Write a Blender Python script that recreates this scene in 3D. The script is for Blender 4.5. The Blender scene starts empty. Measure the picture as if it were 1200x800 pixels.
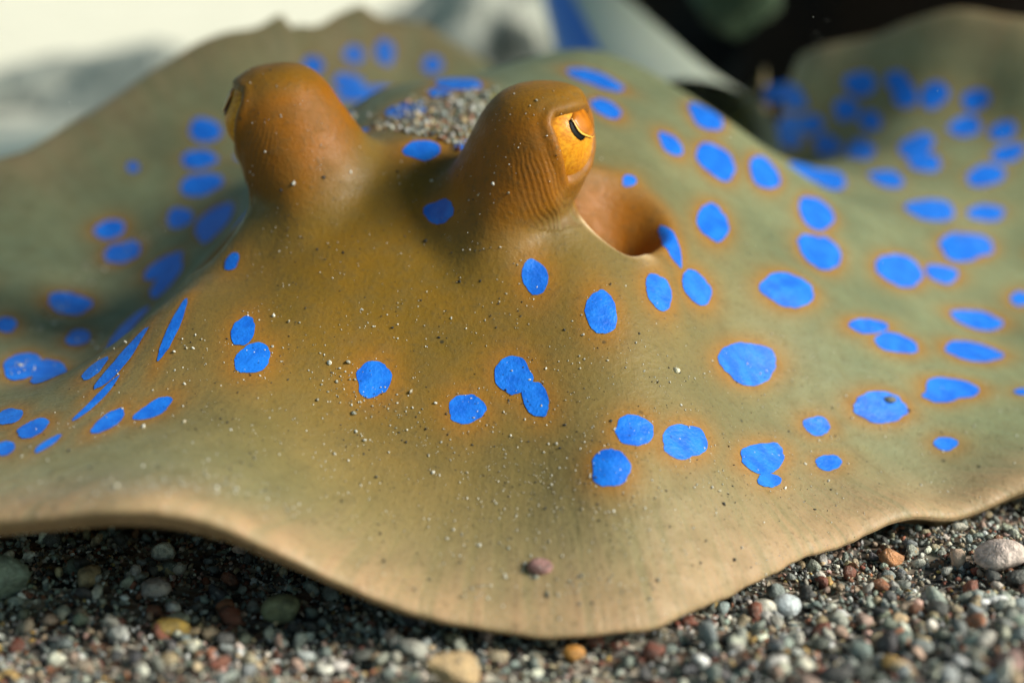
import bpy, bmesh, math, random
import numpy as np
from mathutils import Vector, Matrix
from mathutils.bvhtree import BVHTree

random.seed(7)
rng = np.random.default_rng(11)
sc = bpy.context.scene
COL = sc.collection

# ------------------------------------------------------------------ camera
CAM_H = 0.070
PITCH = math.radians(14.5)
TANH = math.tan(math.radians(20.0))
cam_d = bpy.data.cameras.new("camera")
cam = bpy.data.objects.new("camera", cam_d)
COL.objects.link(cam)
cam.location = (0, 0, CAM_H)
cam.rotation_euler = (math.radians(90) - PITCH, 0, 0)
cam_d.sensor_width = 36.0
cam_d.lens = 18.0 / TANH
cam_d.clip_start = 0.002
cam_d.clip_end = 400.0
cam_d.dof.use_dof = True
cam_d.dof.focus_distance = 0.176
cam_d.dof.aperture_fstop = 10.5
sc.camera = cam

# ------------------------------------------------------------------ light
SUN_DIR = Vector((0.79, -0.27, 0.56)).normalized()      # towards the sun
world = bpy.data.worlds.new("World")
sc.world = world
world.use_nodes = True
wn = world.node_tree.nodes
sky = wn.new("ShaderNodeTexSky")
sky.sky_type = 'NISHITA'
sky.sun_disc = False
sky.sun_elevation = math.asin(SUN_DIR.z)
sky.sun_rotation = math.atan2(SUN_DIR.x, SUN_DIR.y)
sky.air_density = 1.0
sky.dust_density = 2.0
wn["Background"].inputs[1].default_value = 0.08
tint = wn.new("ShaderNodeMix")                # shallow water overhead filters the daylight green
tint.data_type = 'RGBA'
tint.blend_type = 'MULTIPLY'
tint.inputs[0].default_value = 1.0
tint.inputs[7].default_value = (0.78, 1.0, 0.80, 1)
world.node_tree.links.new(sky.outputs[0], tint.inputs[6])
world.node_tree.links.new(tint.outputs[2], wn["Background"].inputs[0])
sun_d = bpy.data.lights.new("sun", 'SUN')
sun_d.energy = 3.3
sun_d.angle = math.radians(20)
sun_d.color = (1.0, 0.94, 0.84)
sun = bpy.data.objects.new("sun", sun_d)
sun.rotation_euler = SUN_DIR.to_track_quat('Z', 'Y').to_euler()
sun.location = SUN_DIR * 3
COL.objects.link(sun)

sc.view_settings.view_transform = 'Standard'
sc.view_settings.look = 'None'
sc.view_settings.gamma = 1.0
sc.view_settings.exposure = 0.68
sc.cycles.use_denoising = True
sc.cycles.max_bounces = 6
sc.cycles.sample_clamp_indirect = 4.0

# ------------------------------------------------------------------ helpers
CP, SP = math.cos(PITCH), math.sin(PITCH)


def pdir(px, py):
    X = (px - 600) / 600 * TANH
    Y = (400 - py) / 600 * TANH
    return np.array([X, Y * SP + CP, Y * CP - SP])


def pix(px, py, d):            # photo pixel + ground distance -> point
    v = pdir(px, py)
    return np.array([0, 0, CAM_H]) + v * (d / v[1])


def pixz(px, py, z):           # photo pixel + height -> point
    v = pdir(px, py)
    return np.array([0, 0, CAM_H]) + v * ((z - CAM_H) / v[2])


def smooth(a, b, x):
    t = np.clip((x - a) / (b - a), 0, 1)
    return t * t * (3 - 2 * t)


def np_mesh(name, V, F, smooth_shade=True):
    me = bpy.data.meshes.new(name)
    V = np.asarray(V, np.float32)
    faces = F if isinstance(F, list) else [F]
    me.vertices.add(len(V))
    me.vertices.foreach_set("co", V.ravel())
    loops = np.concatenate([f.ravel() for f in faces]).astype(np.int32)
    tot = np.concatenate([np.full(len(f), f.shape[1], np.int32) for f in faces])
    start = np.concatenate([[0], np.cumsum(tot)[:-1]]).astype(np.int32)
    me.loops.add(len(loops))
    me.loops.foreach_set("vertex_index", loops)
    me.polygons.add(len(tot))
    me.polygons.foreach_set("loop_start", start)
    me.polygons.foreach_set("use_smooth", np.full(len(tot), smooth_shade, bool))
    me.update(calc_edges=True)
    me.validate()
    return me


def add_attr(me, name, data, typ='FLOAT_COLOR'):
    a = me.attributes.new(name, typ, 'POINT')
    a.data.foreach_set({'FLOAT_COLOR': 'color', 'FLOAT_VECTOR': 'vector', 'FLOAT': 'value'}[typ],
                       np.asarray(data, np.float32).ravel())


def link(name, me, mat=None, parent=None, label=None, cat=None, group=None, kind=None):
    ob = bpy.data.objects.new(name, me)
    COL.objects.link(ob)
    if mat is not None:
        me.materials.append(mat)
    if parent is not None:
        ob.parent = parent
    for k, v in (("label", label), ("category", cat), ("group", group), ("kind", kind)):
        if v:
            ob[k] = v
    return ob


class Mat:
    """tiny wrapper for node materials"""
    def __init__(s, name, rough=0.6, spec=0.4):
        s.m = bpy.data.materials.new(name)
        s.m.use_nodes = True
        s.t = s.m.node_tree
        s.n = s.t.nodes
        s.b = s.n["Principled BSDF"]
        s.b.inputs["Roughness"].default_value = rough
        s.b.inputs["Specular IOR Level"].default_value = spec

    def new(s, typ, **kw):
        nd = s.n.new(typ)
        for k, v in kw.items():
            setattr(nd, k, v)
        return nd

    def l(s, a, b):
        s.t.links.new(a, b)

    def setv(s, inp, v):
        if hasattr(v, "is_output"):
            s.l(v, inp)
        else:
            inp.default_value = v

    def math(s, op, a, b=0.0, clamp=False):
        nd = s.new("ShaderNodeMath", operation=op, use_clamp=clamp)
        s.setv(nd.inputs[0], a)
        s.setv(nd.inputs[1], b)
        return nd.outputs[0]

    def mix(s, f, a, b, mode='MIX'):
        nd = s.new("ShaderNodeMix", data_type='RGBA', blend_type=mode)
        s.setv(nd.inputs[0], f)
        s.setv(nd.inputs[6], a if hasattr(a, "is_output") else (*a, 1))
        s.setv(nd.inputs[7], b if hasattr(b, "is_output") else (*b, 1))
        return nd.outputs[2]

    def noise(s, vec, scale, detail=3.0, rough=0.5):
        nd = s.new("ShaderNodeTexNoise")
        if vec is not None:
            s.l(vec, nd.inputs["Vector"])
        nd.inputs["Scale"].default_value = scale
        nd.inputs["Detail"].default_value = detail
        nd.inputs["Roughness"].default_value = rough
        return nd.outputs["Fac"]

    def vor(s, vec, scale, out="Distance"):
        nd = s.new("ShaderNodeTexVoronoi")
        s.l(vec, nd.inputs["Vector"])
        nd.inputs["Scale"].default_value = scale
        return nd.outputs[out]

    def ramp(s, fac, stops):
        nd = s.new("ShaderNodeValToRGB")
        s.setv(nd.inputs[0], fac)
        el = nd.color_ramp.elements
        while len(el) < len(stops):
            el.new(0.5)
        for e, (p, c) in zip(el, stops):
            e.position = p
            e.color = (*c, 1) if len(c) == 3 else c
        return nd.outputs[0]

    def maprange(s, v, a, b, c=0.0, d=1.0, smoothstep=True):
        nd = s.new("ShaderNodeMapRange")
        if smoothstep:
            nd.interpolation_type = 'SMOOTHSTEP'
        s.setv(nd.inputs[0], v)
        for i, q in enumerate((a, b, c, d)):
            nd.inputs[i + 1].default_value = q
        return nd.outputs[0]

    def attr(s, name):
        nd = s.new("ShaderNodeAttribute")
        nd.attribute_name = name
        return nd

    def sep(s, col):
        nd = s.new("ShaderNodeSeparateColor")
        s.l(col, nd.inputs[0])
        return nd.outputs

    def coord(s):
        return s.new("ShaderNodeTexCoord").outputs["Object"]

    def pos(s):
        return s.new("ShaderNodeNewGeometry").outputs["Position"]

    def bump(s, h, strength, dist):
        nd = s.new("ShaderNodeBump")
        nd.inputs["Strength"].default_value = strength
        nd.inputs["Distance"].default_value = dist
        s.setv(nd.inputs["Height"], h)
        s.l(nd.outputs[0], s.b.inputs["Normal"])
        return nd

    def color(s, c):
        s.setv(s.b.inputs["Base Color"], c if hasattr(c, "is_output") else (*c, 1))


# ------------------------------------------------------------------ materials
def skin_material():
    M = Mat("ray_skin", 0.52, 0.25)
    co = M.coord()
    A = M.sep(M.attr("skin_a").outputs["Color"])      # halo, head, lip
    B = M.sep(M.attr("skin_b").outputs["Color"])      # wrinkle coordinate, wrinkle mask, margin
    polar = M.attr("polar").outputs["Vector"]
    n1 = M.noise(co, 60, 4, 0.6)
    n2 = M.noise(co, 330, 4, 0.6)
    n3 = M.noise(co, 1500, 3, 0.6)
    olive = M.mix(M.maprange(n1, 0.35, 0.68), (0.208, 0.232, 0.132), (0.152, 0.180, 0.105))
    brown = M.mix(M.maprange(n1, 0.32, 0.68), (0.228, 0.120, 0.013), (0.170, 0.100, 0.013))
    base = M.mix(A[1], olive, brown)
    base = M.mix(M.attr('skin_a').outputs['Alpha'], base, M.mix(M.maprange(n1, 0.32, 0.68), (0.37, 0.120, 0.004), (0.26, 0.092, 0.004)))
    hal = M.math('MULTIPLY', A[0], M.maprange(n2, 0.2, 0.8, 0.65, 1.0))
    base = M.mix(hal, base, (0.34, 0.145, 0.018))
    # margin turns pale pinkish tan with streaks running out to the edge
    streak = M.noise(polar, 1.0, 4, 0.65)
    psep = M.new("ShaderNodeSeparateXYZ")
    M.l(polar, psep.inputs[0])
    outer = M.maprange(psep.outputs[2], 1.7, 2.8)
    mar = M.math('MULTIPLY', B[2], M.maprange(streak, 0.3, 0.7, 0.45, 1.0))
    base = M.mix(mar, base, (0.46, 0.29, 0.165))
    base = M.mix(M.math('MULTIPLY', M.math('MULTIPLY', M.maprange(streak, 0.5, 0.72), outer), 0.24), base, (0.10, 0.09, 0.05))
    # fine pigment mottling and pin-point pores
    base = M.mix(M.maprange(n2, 0.40, 0.75, 0.0, 0.30), base, (0.11, 0.085, 0.03))
    base = M.mix(M.maprange(n3, 0.52, 0.74, 0.0, 0.42), base, (0.09, 0.07, 0.03))
    v = M.vor(co, 260)
    pores = M.math('MULTIPLY', M.maprange(v, 0.05, 0.11, 1.0, 0.0), M.maprange(n1, 0.5, 0.62))
    base = M.mix(M.math('MULTIPLY', pores, 0.75), base, (0.02, 0.025, 0.02))
    # wrinkle folds on the eye stalks
    wob = M.noise(co, 220, 3, 0.5)
    ph = M.math('ADD', M.math('MULTIPLY', B[0], 52.0), M.math('MULTIPLY', wob, 12.0))
    wave = M.math('SINE', ph)
    wave01 = M.maprange(wave, -1.0, 1.0)
    wmask = M.math('MULTIPLY', B[1], M.maprange(M.noise(co, 120, 2), 0.25, 0.55, 0.35, 1.0))
    fold = M.math('MULTIPLY', M.math('SUBTRACT', 1.0, wave01), wmask)
    base = M.mix(M.math('MULTIPLY', fold, 0.32), base, (0.15, 0.055, 0.010))
    base = M.mix(M.attr('skin_b').outputs['Alpha'], base, (0.55, 0.60, 0.52))
    base = M.mix(A[2], base, (0.80, 0.62, 0.40))  # pale spiracle lip, with strong light along its edge painted in
    M.color(base)
    h = M.math('ADD', M.math('MULTIPLY', n3, 0.55), M.math('MULTIPLY', n2, 0.8))
    h = M.math('ADD', h, M.math('MULTIPLY', M.math('MULTIPLY', wave01, wmask), 0.22))
    h = M.math('ADD', h, M.math('MULTIPLY', M.math('MULTIPLY', streak, outer), 0.9))
    M.bump(h, 0.5, 0.0004)
    M.setv(M.b.inputs["Roughness"], M.maprange(n2, 0.3, 0.7, 0.42, 0.62))
    M.b.inputs["Subsurface Weight"].default_value = 0.18
    M.b.inputs["Subsurface Radius"].default_value = (1.0, 0.55, 0.25)
    M.b.inputs["Subsurface Scale"].default_value = 0.0022
    return M.m


def blue_material(name="blue_skin", a=(0.005, 0.125, 0.66), b=(0.012, 0.20, 0.84)):
    M = Mat(name, 0.45, 0.4)
    co = M.coord()
    n = M.noise(co, 450, 3)
    n3 = M.noise(co, 2200, 3, 0.6)
    base = M.mix(M.maprange(n, 0.3, 0.7), a, b)
    base = M.mix(M.maprange(n3, 0.55, 0.75, 0.0, 0.35), base, (0.01, 0.08, 0.45))
    base = M.mix(M.maprange(M.vor(co, 620), 0.07, 0.12, 0.6, 0.0), base, (0.01, 0.03, 0.12))
    M.color(base)
    M.bump(M.math('ADD', n3, n), 0.45, 0.0003)
    return M.m


def grain_material(name="gravel_grain", source="vcol"):
    M = Mat(name, 0.55, 0.45)
    if source == "vcol":
        col = M.attr("grain_color").outputs["Color"]
    else:
        col = M.new("ShaderNodeObjectInfo").outputs["Color"]
    co = M.pos()
    n = M.noise(co, 900, 4, 0.65)
    n2 = M.noise(co, 2600, 3, 0.6)
    c = M.mix(M.maprange(n, 0.38, 0.66, 0.0, 0.55), col, (0.05, 0.045, 0.04))
    c = M.mix(M.maprange(n2, 0.58, 0.78, 0.0, 0.55), c, (0.72, 0.70, 0.64))
    M.color(c)
    M.bump(M.math('ADD', n, n2), 0.7, 0.0005)
    return M.m


def seabed_material():
    M = Mat("seabed_gravel", 0.85, 0.2)
    co = M.pos()
    cell = M.new("ShaderNodeTexVoronoi")
    M.l(co, cell.inputs["Vector"])
    cell.inputs["Scale"].default_value = 520
    cs = M.sep(cell.outputs["Color"])
    c = M.ramp(cs[0], [(0.0, (0.03, 0.03, 0.03)), (0.3, (0.12, 0.11, 0.10)), (0.55, (0.22, 0.20, 0.16)),
                       (0.75, (0.16, 0.08, 0.05)), (0.9, (0.5, 0.46, 0.38))])
    # further off the bottom turns to pale coral sand
    sp = M.new("ShaderNodeSeparateXYZ")
    M.l(co, sp.inputs[0])
    far = M.maprange(M.math('ADD', sp.outputs[1], M.math('MULTIPLY', M.noise(co, 6, 3), 0.3)), 0.45, 0.85)
    pale = M.mix(M.maprange(M.noise(co, 14, 4), 0.35, 0.65), (0.88, 0.82, 0.68), (0.76, 0.71, 0.58))
    c = M.mix(far, c, pale)
    M.color(c)
    M.bump(cell.outputs["Distance"], 0.6, 0.0015)
    return M.m


def rock_material(name, a, b, dark, scale=22.0):
    M = Mat(name, 0.85, 0.2)
    co = M.coord()
    n = M.noise(co, scale, 5, 0.6)
    n2 = M.noise(co, scale * 3.3, 4, 0.6)
    c = M.mix(M.maprange(n2, 0.35, 0.65), a, b)
    c = M.mix(M.maprange(n, 0.50, 0.62), c, dark)
    M.color(c)
    M.bump(M.math('ADD', n, n2), 0.8, 0.01)
    return M.m


SKIN = skin_material()
BLUE = blue_material()
GRAIN = grain_material()
PEBBLE = grain_material("pebble_stone", "object")
SEABED = seabed_material()


# ------------------------------------------------------------------ seabed
def seabed_z(x, y):
    z = 0.0009 * np.sin(x * 95 + 1.0) * np.cos(y * 80) + 0.0006 * np.sin(x * 210 + y * 160)
    z = z + 0.0075 * np.exp(-((x - 0.068) ** 2 / 0.030 ** 2 + (y - 0.118) ** 2 / 0.026 ** 2))
    z = z + 0.0030 * np.exp(-((x + 0.065) ** 2 / 0.03 ** 2 + (y - 0.112) ** 2 / 0.02 ** 2))
    return z - 0.0012


t = np.linspace(-1, 1, 241)
gx = np.sinh(t * 7.2) / np.sinh(7.2) * 60
gy = gx + 0.15
XX, YY = np.meshgrid(gx, gy)
near = np.exp(-((XX / 0.5) ** 2 + ((YY - 0.15) / 0.5) ** 2))
ZZ = seabed_z(XX, YY) * near + (1 - near) * 0.02 * np.sin(XX * 1.3) * np.cos(YY * 0.9) - (1 - near) * 0.004
V = np.stack([XX, YY, ZZ], -1).reshape(-1, 3)
n = 241
i = np.arange(n - 1)
q = (i[:, None] * n + i[None, :]).ravel()
seabed = link("seabed", np_mesh("seabed", V, np.stack([q, q + 1, q + n + 1, q + n], 1)), SEABED, kind="structure")

# ------------------------------------------------------------------ ray: height field of the back
ctrl = []


def C(px, py, d):
    ctrl.append(pix(px, py, d))


def W(x, y, z):
    ctrl.append(np.array([x, y, z]))


# margin, in order round the disc (front, right, rear right, rear, rear left, left)
RIM_TH = 0.0013
rim = [pixz(0, 612, .0165), pixz(90, 603, .0180), pixz(180, 599, .0185), pixz(250, 613, .0165), pixz(320, 645, .0125),
       pixz(390, 680, .0085), pixz(460, 709, .0055), pixz(560, 735, .0030), pixz(650, 745, .0020),
       pixz(760, 735, .0020), pixz(860, 695, .0020), pixz(950, 650, .0025), pixz(1070, 605, .0030),
       pixz(1200, 575, .0035)]
rim += [np.array(p) for p in ((.100, .190, .004), (.135, .205, .006), (.160, .235, .014), (.163, .270, .028),
                              (.148, .300, .044))]
rim += [pix(1200, 22, .325), pix(1130, 12, .333), pix(1060, 28, .341), pix(1000, 48, .350), pix(940, 65, .358),
        pix(898, 82, .366), pix(900, 150, .374)]
rim += [np.array(p) for p in ((.057, .395, .012), (.036, .405, .012), (.010, .395, .022))]
rim += [pix(552, 66, .355), pix(500, 30, .348), pix(425, 8, .334), pix(330, 15, .314), pix(250, 44, .300),
        pix(150, 104, .281), pix(80, 148, .271), pix(0, 187, .259)]
rim += [np.array(p) for p in ((-.125, .238, .026), (-.140, .205, .014), (-.128, .168, .010), (-.095, .143, .012))]
rim = np.array(rim)
for p in rim:
    ctrl.append(p + np.array([0, 0, RIM_TH]))
# face, front centre
for a in ((520, 650, .1465), (520, 570, .1555), (520, 485, .1635), (520, 400, .172), (520, 320, .181), (520, 250, .190),
          (470, 176, .200), (400, 300, .184), (400, 400, .1715), (400, 480, .163), (400, 570, .1525),
          (640, 640, .1475), (640, 560, .1555), (640, 470, .1645), (640, 390, .172), (640, 300, .182),
          (515, 140, .216), (560, 92, .243), (690, 58, .275), (440, 108, .240), (610, 72, .26),
          # left shoulder and shelf
          (300, 430, .1665), (290, 490, .157), (250, 545, .1445), (190, 560, .139), (180, 482, .159), (125, 497, .156),
          (60, 522, .151), (60, 570, .139), (215, 345, .182), (110, 458, .1655), (285, 320, .186), (292, 250, .197),
          # bowl behind the shoulder and left wing
          (190, 345, .222), (150, 400, .196), (60, 441, .187), (15, 430, .190), (90, 356, .222), (130, 270, .250),
          (20, 330, .225), (235, 225, .258), (240, 150, .277), (60, 230, .255), (330, 70, .308), (450, 62, .333), (400, 95, .318), (360, 40, .318),
          (140, 170, .269),
          # right shoulder
          (715, 365, .1745), (740, 500, .1605), (716, 548, .1545), (780, 620, .1495), (880, 427, .184), (800, 340, .186),
          (835, 260, .2075), (925, 338, .200), (830, 132, .248), (960, 300, .217), (875, 158, .267), (955, 214, .262),
          (893, 537, .1700), (957, 499, .181), (760, 110, .25), (760, 200, .212), (700, 150, .222),
          (1030, 477, .188), (1050, 316, .226), (1135, 286, .249), (1140, 376, .224), (1110, 520, .186),
          (1195, 450, .204), (1195, 300, .255), (970, 590, .168), (1100, 580, .1765),
          # right wing
          (1000, 180, .315), (1090, 246, .264), (1080, 167, .304), (1010, 100, .338), (1145, 116, .318), (930, 130, .346), (930, 185, .339), (895, 140, .356)):
    C(*a)
W(.020, .315, .048)
W(.030, .350, .036)
W(-.005, .330, .041)
W(.060, .315, .028)
W(.064, .345, .027)
W(.050, .300, .034)
W(-.030, .275, .037)
W(-.015, .300, .041)
W(.120, .250, .020)
W(.110, .215, .012)
W(-.110, .190, .014)
W(-.100, .165, .014)
ctrl = np.array(ctrl)


def tps_fit(P, lam=6e-8):
    n = len(P)
    d2 = ((P[:, None, :2] - P[None, :, :2]) ** 2).sum(-1)
    K = np.where(d2 > 0, d2 * np.log(np.maximum(d2, 1e-18)), 0) * 0.5
    A = np.zeros((n + 3, n + 3))
    A[:n, :n] = K + lam * np.eye(n) * 50
    A[:n, n] = A[n, :n] = 1
    A[:n, n + 1:] = P[:, :2]
    A[n + 1:, :n] = P[:, :2].T
    return np.linalg.solve(A, np.concatenate([P[:, 2], [0, 0, 0]]))


WTS = tps_fit(ctrl)


def base_h(x, y):
    x = np.asarray(x, float)
    y = np.asarray(y, float)
    out = np.full(x.shape, WTS[-3]) + WTS[-2] * x + WTS[-1] * y
    for w, p in zip(WTS[:-3], ctrl):
        d2 = (x - p[0]) ** 2 + (y - p[1]) ** 2
        out += w * 0.5 * d2 * np.log(np.maximum(d2, 1e-18))
    return out


HEAD = np.array([-0.19, -0.98, 0])
HEAD = HEAD / np.linalg.norm(HEAD)                  # towards the snout
LAT = np.array([-HEAD[1], HEAD[0], 0])              # to the picture's right


def rotz(v, deg):
    a = math.radians(deg)
    return np.array([v[0] * math.cos(a) - v[1] * math.sin(a), v[0] * math.sin(a) + v[1] * math.cos(a), v[2]])


class Eye:
    pass


def make_eye_spec(px, py, d, side, gaze_deg, height, R):
    e = Eye()
    p = pix(px, py, d)
    e.c = p[:2]
    e.side = side
    e.R = R
    e.H = height
    e.lat = LAT[:2] * side
    g = np.array([math.sin(math.radians(gaze_deg)), -math.cos(math.radians(gaze_deg)), 0.02])
    e.g = g / np.linalg.norm(g)
    return e


EYES = [make_eye_spec(612, 252, .1900, 1, 50, .0172, .0138),
        make_eye_spec(350, 240, .1980, -1, -74, .0168, .0126)]

# spiracles: openings beside and behind the eyes
SPIR = []
for e, a in zip(EYES, (((704, 250), .1950), ((284, 262), .2010))):
    p = pix(a[0][0], a[0][1], a[1])[:2]
    s = Eye()
    s.c = p
    s.u = np.array([0.72 * e.side, -0.69])                 # along the lip
    s.u /= np.linalg.norm(s.u)
    s.v = np.array([-s.u[1], s.u[0]]) * (1 if e.side > 0 else -1)   # away from the camera
    s.a, s.b, s.depth = .0092, .0100, .0130
    SPIR.append(s)


def spir_terms(x, y):
    dz = np.zeros_like(x)
    lip = np.zeros_like(x)
    ins = np.zeros_like(x)
    for s in SPIR:
        du = (x - s.c[0]) * s.u[0] + (y - s.c[1]) * s.u[1]
        dv = (x - s.c[0]) * s.v[0] + (y - s.c[1]) * s.v[1]
        b = np.where(dv < 0, s.b * 0.72, s.b * 1.25)
        r = np.sqrt((du / s.a) ** 2 + (dv / b) ** 2)
        soft = np.where(dv < 0, 0.72, 0.10)
        soft = 0.10 + 0.62 * smooth(0.35, -0.35, dv / s.b)
        m = 1 - smooth(0, 1, (r - soft) / (1.0 - soft + 1e-6))
        dz -= s.depth * m
        l = np.exp(-((r - 1.07) / 0.085) ** 2) * smooth(0.1, -0.5, dv / s.b)
        dz += 0.0009 * np.exp(-((r - 1.10) / 0.14) ** 2) * smooth(0.3, -0.4, dv / s.b)
        lip = np.maximum(lip, l)
        ins = np.maximum(ins, np.clip(1.25 - r, 0, 1))
    return dz, lip, ins


def hfield(x, y):
    return base_h(x, y) + spir_terms(x, y)[0]


PROF_T = np.array([0, .12, .25, .38, .50, .62, .74, .86, .94, 1.0])
LATP_R = np.array([0, .26, .46, .59, .62, .57, .49, .64, .86, 1.0])
LATP_Z = np.array([1, .985, .90, .74, .54, .34, .15, .025, .004, 0.0])
MEDP_R = np.array([0, .24, .43, .55, .62, .68, .755, .86, .94, 1.0])
MEDP_Z = np.array([1, .985, .91, .77, .60, .42, .235, .065, .014, 0.0])


def spline(T, Y):
    """natural-ish cubic through points, finely tabulated"""
    tt = np.linspace(0, 1, 400)
    m = np.gradient(Y, T)
    m[0] = 0 if Y[0] == 1 else m[0]
    m[-1] = 0 if Y[0] == 1 else 1.0
    k = np.clip(np.searchsorted(T, tt, side='right') - 1, 0, len(T) - 2)
    h = T[k + 1] - T[k]
    s = (tt - T[k]) / h
    y = ((1 + 2 * s) * (1 - s) ** 2 * Y[k] + s * (1 - s) ** 2 * h * m[k]
         + s * s * (3 - 2 * s) * Y[k + 1] + s * s * (s - 1) * h * m[k + 1])
    return tt, y


TAB = {k: spline(PROF_T, v) for k, v in (("lr", LATP_R), ("lz", LATP_Z), ("mr", MEDP_R), ("mz", MEDP_Z))}


# ------------------------------------------------------------------ ray: body mesh
CEN = np.array([0.0, 0.205])
rel = rim[:, :2] - CEN
rth = np.unwrap(np.arctan2(rel[:, 1], rel[:, 0]))
rr = np.hypot(rel[:, 0], rel[:, 1])
o = np.argsort(rth)
rth, rr = rth[o], rr[o]
NT = 1100
TH = np.linspace(-math.pi, math.pi, NT, endpoint=False)
k3 = np.concatenate([rth - 2 * math.pi, rth, rth + 2 * math.pi, rth + 4 * math.pi])
r3 = np.tile(rr, 4)


def cubic(x, X, Y):
    m = np.gradient(Y, X)
    k = np.clip(np.searchsorted(X, x, side='right') - 1, 0, len(X) - 2)
    h = X[k + 1] - X[k]
    s = (x - X[k]) / h
    return ((1 + 2 * s) * (1 - s) ** 2 * Y[k] + s * (1 - s) ** 2 * h * m[k]
            + s * s * (3 - 2 * s) * Y[k + 1] + s * s * (s - 1) * h * m[k + 1])


RT = cubic(TH, k3, r3)
RT += 0.00010 * np.sin(TH * 31 + 2 * np.sin(TH * 5)) + 0.00005 * np.sin(TH * 83 + 3 * np.sin(TH * 7))     # a living edge is never quite even
# small nick in the margin of the left wing
nick = pix(340, 12, .316)[:2] - CEN
RT -= 0.0012 * np.exp(-((TH - math.atan2(nick[1], nick[0])) / 0.013) ** 2)

NR = 300
S = np.linspace(0, 1, NR + 1)[1:]
S = 0.62 * S + 0.38 * S ** 2.2
S = S / S[-1]
# squeeze extra rings into the last millimetres so that the margin is round
S = np.concatenate([S[S < 0.955], 1 - 0.045 * (1 - np.sin(np.linspace(0, 1, 22) * math.pi / 2))[0:]])
S = np.unique(np.round(S, 7))
NR = len(S)
PX = CEN[0] + np.cos(TH)[None] * RT[None] * S[:, None]
PY = CEN[1] + np.sin(TH)[None] * RT[None] * S[:, None]
dr = RT[None] * (1 - S[:, None])
EDGE_W = 0.0032


def edge_drop(d):
    u = np.clip(1 - d / EDGE_W, 0, 1)
    return RIM_TH * (1 - np.sqrt(np.maximum(0, 1 - u * u)))


hz, lipm, insm = spir_terms(PX, PY)
PZ = base_h(PX, PY) + hz - edge_drop(dr)
QX, QY = PX.copy(), PY.copy()
wr = np.zeros_like(PX)
wm = np.zeros_like(PX)
stalk = np.zeros_like(PX)
for e in EYES:
    dx, dy = PX - e.c[0], PY - e.c[1]
    r = np.hypot(dx, dy)
    msk = r < e.R
    rm = r[msk]
    ux, uy = dx[msk] / np.maximum(rm, 1e-9), dy[msk] / np.maximum(rm, 1e-9)
    w = smooth(-0.55, 0.65, ux * e.lat[0] + uy * e.lat[1])
    tt = rm / e.R
    lr, lz, mr, mz = (np.interp(tt, *TAB[k]) for k in ("lr", "lz", "mr", "mz"))
    rho = (lr * w + mr * (1 - w)) * e.R
    ze = lz * w + mz * (1 - w)
    bx, by = e.c[0] + ux * rho, e.c[1] + uy * rho
    hb = base_h(bx, by)
    hd = hfield(bx, by)
    bz = hd * (1 - smooth(0.0, .25, ze)) + hb * smooth(0.0, .25, ze)
    # flatten the base towards the top so that the cap is level
    bz0 = float(base_h(e.c[0], e.c[1]))
    f = smooth(0.15, 0.9, ze)
    bz = bz * (1 - f) + (bz0 + (bz - bz0) * 0.25) * f
    lean = 0.0030 * ze ** 1.2
    PX[msk] = bx + e.lat[0] * lean
    PY[msk] = by + e.lat[1] * lean
    PZ[msk] = bz + ze * e.H
    stalk[msk] = np.maximum(stalk[msk], ze)
    e.base_z = bz0
    # eyeball
    ctr = np.array([e.c[0] + e.lat[0] * .0019, e.c[1] + e.lat[1] * .0019, bz0 + e.H * .57])
    e.E = ctr + e.g * .0016
    e.r = .0063
    e.s = np.cross(e.g, [0, 0, 1.0])
    e.s /= np.linalg.norm(e.s)
    if e.side > 0:
        e.s = -e.s if e.s[0] < 0 else e.s
    else:
        e.s = -e.s if e.s[1] < 0 else e.s        # mirrored: points to the ray's rear
    e.u = np.cross(e.s, e.g)
    if e.u[2] < 0:
        e.u = -e.u

# soften the foot of the stalks where they run into the head and the spiracle lip
foot = np.zeros_like(PX)
for e in EYES:
    tq_ = np.hypot(QX - e.c[0], QY - e.c[1]) / e.R
    foot = np.maximum(foot, smooth(.70, .85, tq_) * smooth(1.35, 1.0, tq_))
for _ in range(30):
    for A_ in (PX, PY, PZ):
        av = (np.roll(A_, 1, 1) + np.roll(A_, -1, 1)) * .25
        av[1:-1] += (A_[2:] + A_[:-2]) * .25
        av[0], av[-1] = A_[0], A_[-1]
        A_ += (av - A_) * foot * .8

near_s = np.zeros_like(PX)
for e, s_ in zip(EYES, SPIR):
    tq_ = np.hypot(QX - e.c[0], QY - e.c[1]) / e.R
    ds = np.hypot(QX - s_.c[0], QY - s_.c[1]) / s_.a
    near_s = np.maximum(near_s, smooth(.72, .86, tq_) * smooth(1.25, 1.02, tq_) * smooth(1.7, 1.2, ds))
for _ in range(110):
    for A_ in (PX, PY, PZ):
        av = (np.roll(A_, 1, 1) + np.roll(A_, -1, 1)) * .25
        av[1:-1] += (A_[2:] + A_[:-2]) * .25
        av[0], av[-1] = A_[0], A_[-1]
        A_ += (av - A_) * near_s * .8

# eye openings cut into the stalks: outline in degrees round the gaze, mirrored for the other eye
OPEN = np.array([(-45, 25), (-40, 34), (-25, 37), (0, 40), (30, 41), (54, 32), (60, 8), (48, -18), (24, -38),
                 (0, -46), (-14, -47), (-24, -38), (-33, -12), (-40, 10)], float)


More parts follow.
